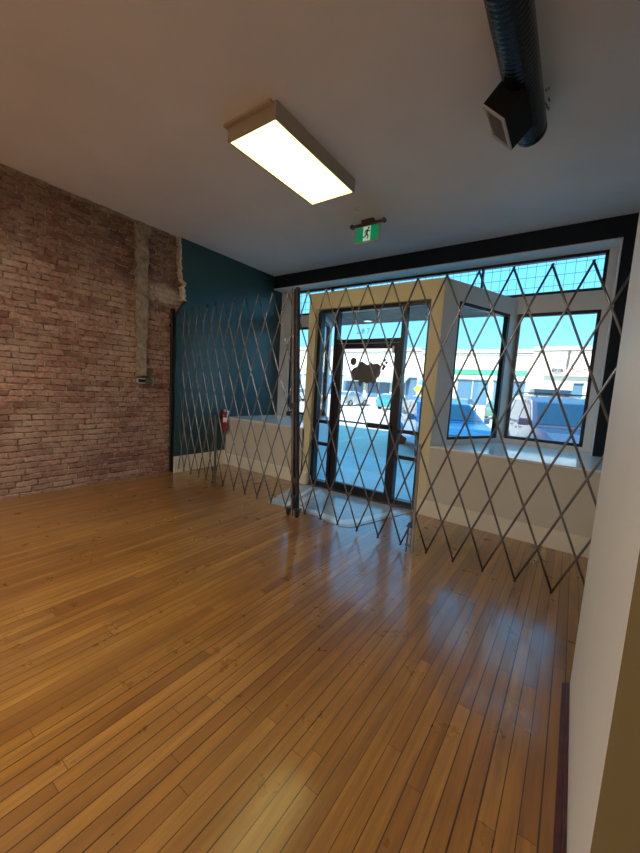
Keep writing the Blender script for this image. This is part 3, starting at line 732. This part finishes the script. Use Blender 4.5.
# ------------------------------------------------------------------ cars
carglass = N('car_glass'); carglass.b.inputs['Base Color'].default_value = (.08, .17, .27, 1); carglass.b.inputs['Roughness'].default_value = .06; carglass = carglass.m
tyre = mat('tyre_rubber', (.015, .015, .016), .8); alloy = mat('alloy_wheel', (.45, .46, .48), .3, metal=.8)
def car_paint(name, col): return mat(name, col, .22, metal=.25, var=.02, coat=.7)
headm = mat('headlamp_clear', (.75, .8, .85), .1, coat=.5); redm = mat('tail_lamp_red', (.45, .01, .01), .2)
def make_car(name, label, cat, loc, rotz, paint, suv=False, rack=False, detail=True, group=None):
    r = thing(name, label, cat, loc, rotz, group)
    # x forward; side profile (x,z)
    if suv:
        L2, Wd, zb, hood, roof = 2.35, .93, .30, 1.02, 1.72
        prof = [(-2.30, .45), (-2.33, .75), (-2.28, 1.05), (-2.15, 1.15), (-1.95, 1.60), (-1.75, 1.70), (-.8, 1.74), (.15, 1.70), (.45, 1.60), (1.15, 1.10), (1.9, 1.04), (2.22, .92), (2.34, .66), (2.30, .38)]
        gl = [(-2.0, 1.14), (-1.86, 1.55), (-1.72, 1.62), (.12, 1.62), (.38, 1.54), (1.00, 1.12)]
    else:
        L2, Wd, zb, hood, roof = 2.15, .87, .24, .90, 1.44
        prof = [(-2.10, .40), (-2.15, .65), (-2.08, .92), (-1.85, 1.02), (-1.35, 1.34), (-.9, 1.43), (-.3, 1.45), (.2, 1.39), (.95, .96), (1.6, .86), (2.0, .74), (2.14, .52), (2.10, .32)]
        gl = [(-1.66, 1.0), (-1.28, 1.29), (-.88, 1.37), (-.3, 1.385), (.15, 1.33), (.82, .97)]
    belt = 1.08 if suv else .94
    def wid(x, z):
        w = Wd*(1-.10*max(0, abs(x)/L2-.55)/.45)
        if z > belt: w *= 1-.20*(z-belt)/(roof-belt)
        elif z < .5: w *= .985
        return w
    wheels = (-1.38, 1.42) if suv else (-1.27, 1.30); wr = .37 if suv else .32
    under = []
    for wx in sorted(wheels, reverse=True):
        for k in range(9): a = PI*k/8; under.append((wx+(wr+.05)*math.cos(a), max(zb, wr+(wr+.05)*math.sin(a))))
    pr_ = prof + [(L2-.12, zb)] + under + [(-L2+.12, zb)]
    bm = nb(); left = [bm.verts.new((x, -wid(x, z), z)) for x, z in pr_]; right = [bm.verts.new((x, wid(x, z), z)) for x, z in pr_]
    bm.faces.new(left); bm.faces.new(right[::-1])
    for i in range(len(pr_)):
        j = (i+1) % len(pr_); bm.faces.new((left[i], left[j], right[j], right[i]))
    bmesh.ops.triangulate(bm, faces=[f for f in bm.faces if len(f.verts) > 4])
    body = obj('body', bm, paint, r)
    md = body.modifiers.new('b', 'BEVEL'); md.width = .05; md.segments = 3; md.limit_method = 'ANGLE'; md.angle_limit = .7
    # side windows (two per side) as slightly proud glass
    def side_poly(p0, p1, s):
        top = [q for q in gl[1:-1]]
        pts = []
        N_ = 10
        for i in range(N_+1):
            x = p0 + (p1-p0)*i/N_
            zt = None
            for (xa, za), (xb, zb_) in zip(gl, gl[1:]):
                if xa <= x <= xb: zt = za+(zb_-za)*(x-xa)/(xb-xa)
            pts.append((x, zt or belt+.05))
        pts = [(x, z) for x, z in pts]
        lower = [(p1, belt+.05), (p0, belt+.05)]
        b_ = nb(); vs = [b_.verts.new((x, s*(wid(x, z)+.004), z)) for x, z in pts+lower]; vi = [b_.verts.new((x, s*(wid(x, z)-.03), z)) for x, z in pts+lower]
        b_.faces.new(vs); b_.faces.new(vi[::-1])
        for i in range(len(vs)): j = (i+1) % len(vs); b_.faces.new((vs[i], vs[j], vi[j], vi[i]))
        return b_
    spans = ((gl[0][0]+.10, -1.02), (-.94, -.06), (.02, gl[-1][0]-.12)) if suv else ((gl[0][0]+.12, -.50), (-.42, gl[-1][0]-.12))
    for s in (-1, 1):
        for a, b in spans: obj('side_window', side_poly(a, b, s), carglass, r)
    def slope(x0, z0, x1, z1, name_):
        b_ = nb(); d = Vector((x1-x0, 0, z1-z0)).normalized(); n_ = Vector((d.z, 0, -d.x))
        if (n_.x < 0) != (name_ == 'rear_window'): n_ = -n_
        vs = []
        for x, z in ((x0, z0), (x1, z1)):
            for s in (-1, 1): vs.append(b_.verts.new(Vector((x, s*(wid(x, z)-.09), z)) + n_*.012))
        vi = [b_.verts.new(v.co - n_*.05) for v in vs]
        q = (0, 1, 3, 2); b_.faces.new([vs[i] for i in q]); b_.faces.new([vi[i] for i in q[::-1]])
        for i in range(4): a, c = q[i], q[(i+1) % 4]; b_.faces.new((vs[a], vs[c], vi[c], vi[a]))
        obj(name_, b_, carglass, r)
    if suv: slope(.50, 1.565, 1.10, 1.135, 'windshield'); slope(-2.14, 1.18, -1.98, 1.54, 'rear_window')
    else: slope(.26, 1.355, .89, 1.0, 'windshield'); slope(-1.78, 1.06, -1.40, 1.31, 'rear_window')
    for wx in wheels:
        for s in (-1, 1):
            MW = T(wx, s*(Wd-.10), wr) @ RX(-s*PI/2)
            t_ = obj('wheel', lathe(nb(), [(wr*.62, -.10), (wr*.93, -.10), (wr, -.06), (wr, .06), (wr*.93, .10), (wr*.62, .10), (wr*.60, .07), (wr*.60, -.08)], 28, MW), tyre, r)
            b_ = lathe(nb(), [(0, .075), (.05, .075), (.06, .05), (wr*.5, .055), (wr*.62, .085), (wr*.62, 0), (0, 0)], 20, MW)
            obj('rim', b_, alloy, t_)
    fx = prof[-3][0]; 
    for s in (-1, 1):
        obj('headlight', bbox(fx-.13, fx+.075, s*(Wd-.22)-.15, s*(Wd-.22)+.13*1, .70 if suv else .58, .86 if suv else .70, .02), headm, r)
        obj('tail_light', bbox(prof[1][0]-.02, prof[1][0]+.16, s*(Wd-.12)-.06, s*(Wd-.12)+.035, .80 if suv else .68, 1.08 if suv else .86, .015), redm, r)
        obj('side_mirror', bbox(.72 if suv else .60, .84 if suv else .72, s*(Wd+.03)-.02+s*.06, s*(Wd+.03)+.02+s*.13-(.0), belt+.0, belt+.15, .02) if s > 0 else bbox(.72 if suv else .60, .84 if suv else .72, -(Wd+.03)-.15, -(Wd+.03)+.04, belt, belt+.15, .02), paint, r)
    b_ = nb()
    for k in range(4): bx(b_, fx+.05, fx+.12 if suv else fx+.11, -.48, .48, .52+k*.07, .55+k*.07)
    obj('front_grille', b_, M['frame'], r)
    obj('front_bumper', bbox(fx-.02, fx+.16, -Wd+.12, Wd-.12, .34, .50, .03), M['rubber'] if suv else paint, r)
    if detail:
        for s in (-1, 1):
            for hx in ((.05, -.95) if suv else (-.35,)): obj('door_handle', bbox(hx-.22, hx-.06, s*(Wd+.012)-.015, s*(Wd+.012)+.015, belt-.13, belt-.09, .006), M['chrome'], r)
    if rack:
        for s in (-1, 1):
            obj('roof_rack', tube(nb(), [(-1.7, s*.62, 1.70), (-1.6, s*.62, 1.79), (.0, s*.62, 1.81), (.15, s*.62, 1.70)], .016, 8), M['frame'], r)
        b_ = nb()
        for x in (-1.3, -.3): tube(b_, [(x, -.62, 1.80), (x, .62, 1.80)], .012, 8)
        obj('roof_rack', b_, M['frame'], r)
    return r
make_car('suv', 'dark pink sport utility car with roof rack parked outside the right display window', 'car', (-.20, 9.95, -.25), math.radians(-70), car_paint('mauve_red_paint', (.62, .25, .34)), True, True)
make_car('hatchback', 'blue hatchback parked outside, seen through the angled window right of the door', 'car', (-3.0, 10.0, -.25), math.radians(-57), car_paint('blue_paint', (.06, .30, .70)))
far = [(-24.5, 'white', (.7, .7, .7), 'white car parked far left across the street'), (-18.2, 'silver', (.42, .45, .48), 'silver car parked across the street left of the door'),
       (-13.6, 'teal', (.05, .28, .34), 'teal car parked across the street, seen through the door glass'), (-10.6, 'red', (.5, .06, .07), 'red car parked across the street, seen through the door glass'),
       (-7.6, 'grey', (.16, .18, .20), 'dark grey car parked across the street right of the red one'), (-4.6, 'green', (.08, .20, .15), 'green car parked across the street behind the blue hatchback'),
       (2.6, 'black', (.03, .03, .035), 'black car parked across the street at the right')]
for x, nm, colr, lb in far:
    make_car('parked_car', lb, 'car', (x, 30.8, -.25), math.radians(90+random.uniform(-4, 4)), car_paint(nm+'_car_paint', colr), detail=False, group='cars parked across the street')

# ------------------------------------------------------------------ buildings across the street
def shop(x0, x1, top, wall, label, sign=None, signm=None, cornice=(.55, .50, .44), awn=None):
    r = thing('shop_building', label, 'building', ((x0+x1)/2, 36, -.1), 0, 'shops across the street')
    hw = (x1-x0)/2; t = top+.1
    wm = mat('facade_paint', wall, .85, var=.04, vs=.6)
    obj('facade', bx(nb(), -hw, hw, 0, 8, 3.1, t), wm, r)
    b_ = nb(); bx(b_, -hw, hw, -.25, .0, t-.28, t-.02); bx(b_, -hw, hw, -.12, 0, t-.45, t-.36); bx(b_, -hw, hw, -.3, 8.1, t-.02, t+.05)
    obj('cornice', b_, mat('cornice_paint', cornice, .8), r)
    b_ = nb(); bx(b_, -hw, hw, .9, 8, -.1, 3.1)
    for x in (-hw, -hw*.33, hw*.33, hw-.3): bx(b_, x, x+.3, -.0, .9, -.1, 3.1)
    bx(b_, -hw, hw, .0, .5, -.1, .6)
    obj('lower_wall', b_, wm, r)
    for a, b in ((-hw+.3, -hw*.33), (-hw*.33+.3, hw*.33), (hw*.33+.3, hw-.3)):
        f_ = nb(); bx(f_, a, b, .3, .36, .6, .68); bx(f_, a, b, .3, .36, 3.0, 3.1); bx(f_, a, a+.07, .3, .36, .68, 3.0); bx(f_, b-.07, b, .3, .36, .68, 3.0); bx(f_, (a+b)/2-.03, (a+b)/2+.03, .3, .36, .68, 3.0)
        w_2 = obj('window', f_, M['white'], r); obj('pane', bx(nb(), a+.07, b-.07, .32, .34, .68, 3.0), carglass, w_2)
    if sign:
        a, b, z0, z1 = sign
        s_ = obj('sign_board', bx(nb(), a, b, -.14, 0, z0, z1), signm, r)
    if awn:
        a, b, z0, col = awn
        b_ = nb(); vs = []
        prism(b_, [(0, z0+.75), (-1.3, z0+.2), (-1.3, z0), (-1.26, z0), (0, z0+.68)], a, b, Matrix(((0, 0, 1, 0), (1, 0, 0, 0), (0, 1, 0, 0), (0, 0, 0, 1))))
        obj('awning', b_, mat('awning_cloth', col, .8), r)
    return r
green = mat('green_sign', (.05, .38, .20), .6); 
s1 = shop(-40, -23, 6.2, (.66, .60, .52), 'cream shop building far left across the street')
s2 = shop(-23, -13.2, 5.9, (.72, .68, .62), 'pale shop building across the street seen left of the door sticker', awn=(-4, 3.8, 2.4, (.34, .40, .38)))
s3 = shop(-13.2, -3.4, 5.65, (.74, .70, .64), 'white shop building with long green sign band across the street', sign=(-1.6, 4.6, 3.55, 3.98), signm=green, awn=(-4.6, -1.7, 2.3, (.10, .34, .32)))
s4 = shop(-3.4, 8, 5.85, (.80, .74, .64), 'cream shop building with red lettering across the street at the right', awn=(-5.6, -2.6, 2.4, (.45, .45, .44)))
# red raised lettering too small to read, and a wall bracket with dish and downpipe
b_ = nb(); x = -1.9-2.3; rl = random.Random(9)
while x < .95:
    wl = rl.uniform(.10, .22)
    bx(b_, x-0, x+wl*.35, -.06, 0, 3.95, 4.22); bx(b_, x, x+wl, -.06, 0, 4.14, 4.22) if rl.random() > .4 else bx(b_, x, x+wl, -.06, 0, 3.95, 4.03); x += wl+.09
obj('sign_letters', b_, mat('red_letters', (.62, .12, .10), .6), s4)
b_ = nb(); bx(b_, -4.7, 1.6, -.5, .0, 3.55, 3.72); obj('ledge', b_, mat('grey_ledge', (.42, .40, .38), .8), s4)
b_ = nb(); tube(b_, [(-.83-2.3, -.12, 5.85), (-.88-2.3, -.12, 4.35)], .09, 10); obj('downpipe', b_, mat('dark_pipe', (.10, .08, .08), .6), s4)
b_ = lathe(nb(), [(0, 0), (.2, .03), (.42, .14), (.40, .16), (.2, .06), (0, .03)], 20, T(-1.75-2.3+.3, -.5, 4.55) @ RX(PI/2) @ RX(.2)); tube(b_, [(-1.75-2.3+.3, -.45, 4.5), (-.9-2.3, -.1, 4.7)], .03, 8)
obj('satellite_dish', b_, mat('dish_grey', (.52, .55, .58), .5), s4)
# warning sign on a post across the road
sg = thing('street_sign', 'bright yellow-green road sign on a grey post across the street', 'street sign', (-8.15, 22., -.25))
obj('post', tube(nb(), [(0, 0, 0), (0, 0, 2.25)], .035, 10), alloy, sg)
obj('sign_plate', prism(nb(), [(0, 1.62), (.27, 1.89), (0, 2.16), (-.27, 1.89)], -.06, -.04, MF), mat('fluorescent_sign', (.62, .80, .04), .5), sg)

# ------------------------------------------------------------------ light and camera
wd = bpy.data.worlds.new('sky'); bpy.context.scene.world = wd; wd.use_nodes = True
nt = wd.node_tree; bg = nt.nodes['Background']
sky = nt.nodes.new('ShaderNodeTexSky'); sky.sky_type = 'NISHITA'; sky.sun_disc = False
sky.sun_elevation = math.radians(38); sky.sun_rotation = math.radians(180); sky.air_density = 1.0; sky.dust_density = .3; sky.ozone_density = 2.
mx = nt.nodes.new('ShaderNodeMix'); mx.data_type = 'RGBA'; mx.blend_type = 'MIX'; mx.inputs[0].default_value = .90
nt.links.new(sky.outputs[0], mx.inputs[6]); mx.inputs[7].default_value = (.16, 1.12, 1.95, 1)
nt.links.new(mx.outputs[2], bg.inputs['Color']); bg.inputs['Strength'].default_value = .74
sl = bpy.data.lights.new('sun', 'SUN'); sl.energy = 9.5; sl.angle = .01; sl.color = (1, .95, .86)
so = bpy.data.objects.new('sun', sl); C.objects.link(so)
so.rotation_euler = (math.radians(90-37), 0, math.radians(8)); so.location = (0, -5, 20)

cam = bpy.data.cameras.new('camera'); co = bpy.data.objects.new('camera', cam); C.objects.link(co)
yaw, pitch, roll, F = 6.14415437e-01, -1.09114986e-01, 5.92226573e-02, 357.500908
f_ = Vector((-math.sin(yaw)*math.cos(pitch), math.cos(yaw)*math.cos(pitch), math.sin(pitch)))
r_ = Vector((math.cos(yaw), math.sin(yaw), 0)); u_ = r_.cross(f_)
r2 = math.cos(roll)*r_ + math.sin(roll)*u_; u2 = -math.sin(roll)*r_ + math.cos(roll)*u_
co.matrix_world = Matrix(((r2.x, u2.x, -f_.x, 0), (r2.y, u2.y, -f_.y, 0), (r2.z, u2.z, -f_.z, 1.38), (0, 0, 0, 1)))
cam.sensor_fit = 'HORIZONTAL'; cam.sensor_width = 36; cam.lens = F/640*36; cam.clip_start = .02; cam.clip_end = 500
bpy.context.scene.camera = co
vs_ = bpy.context.scene.view_settings
vs_.view_transform = 'Standard'; vs_.look = 'None'; vs_.exposure = .22; vs_.gamma = 1; vs_.use_curve_mapping = False
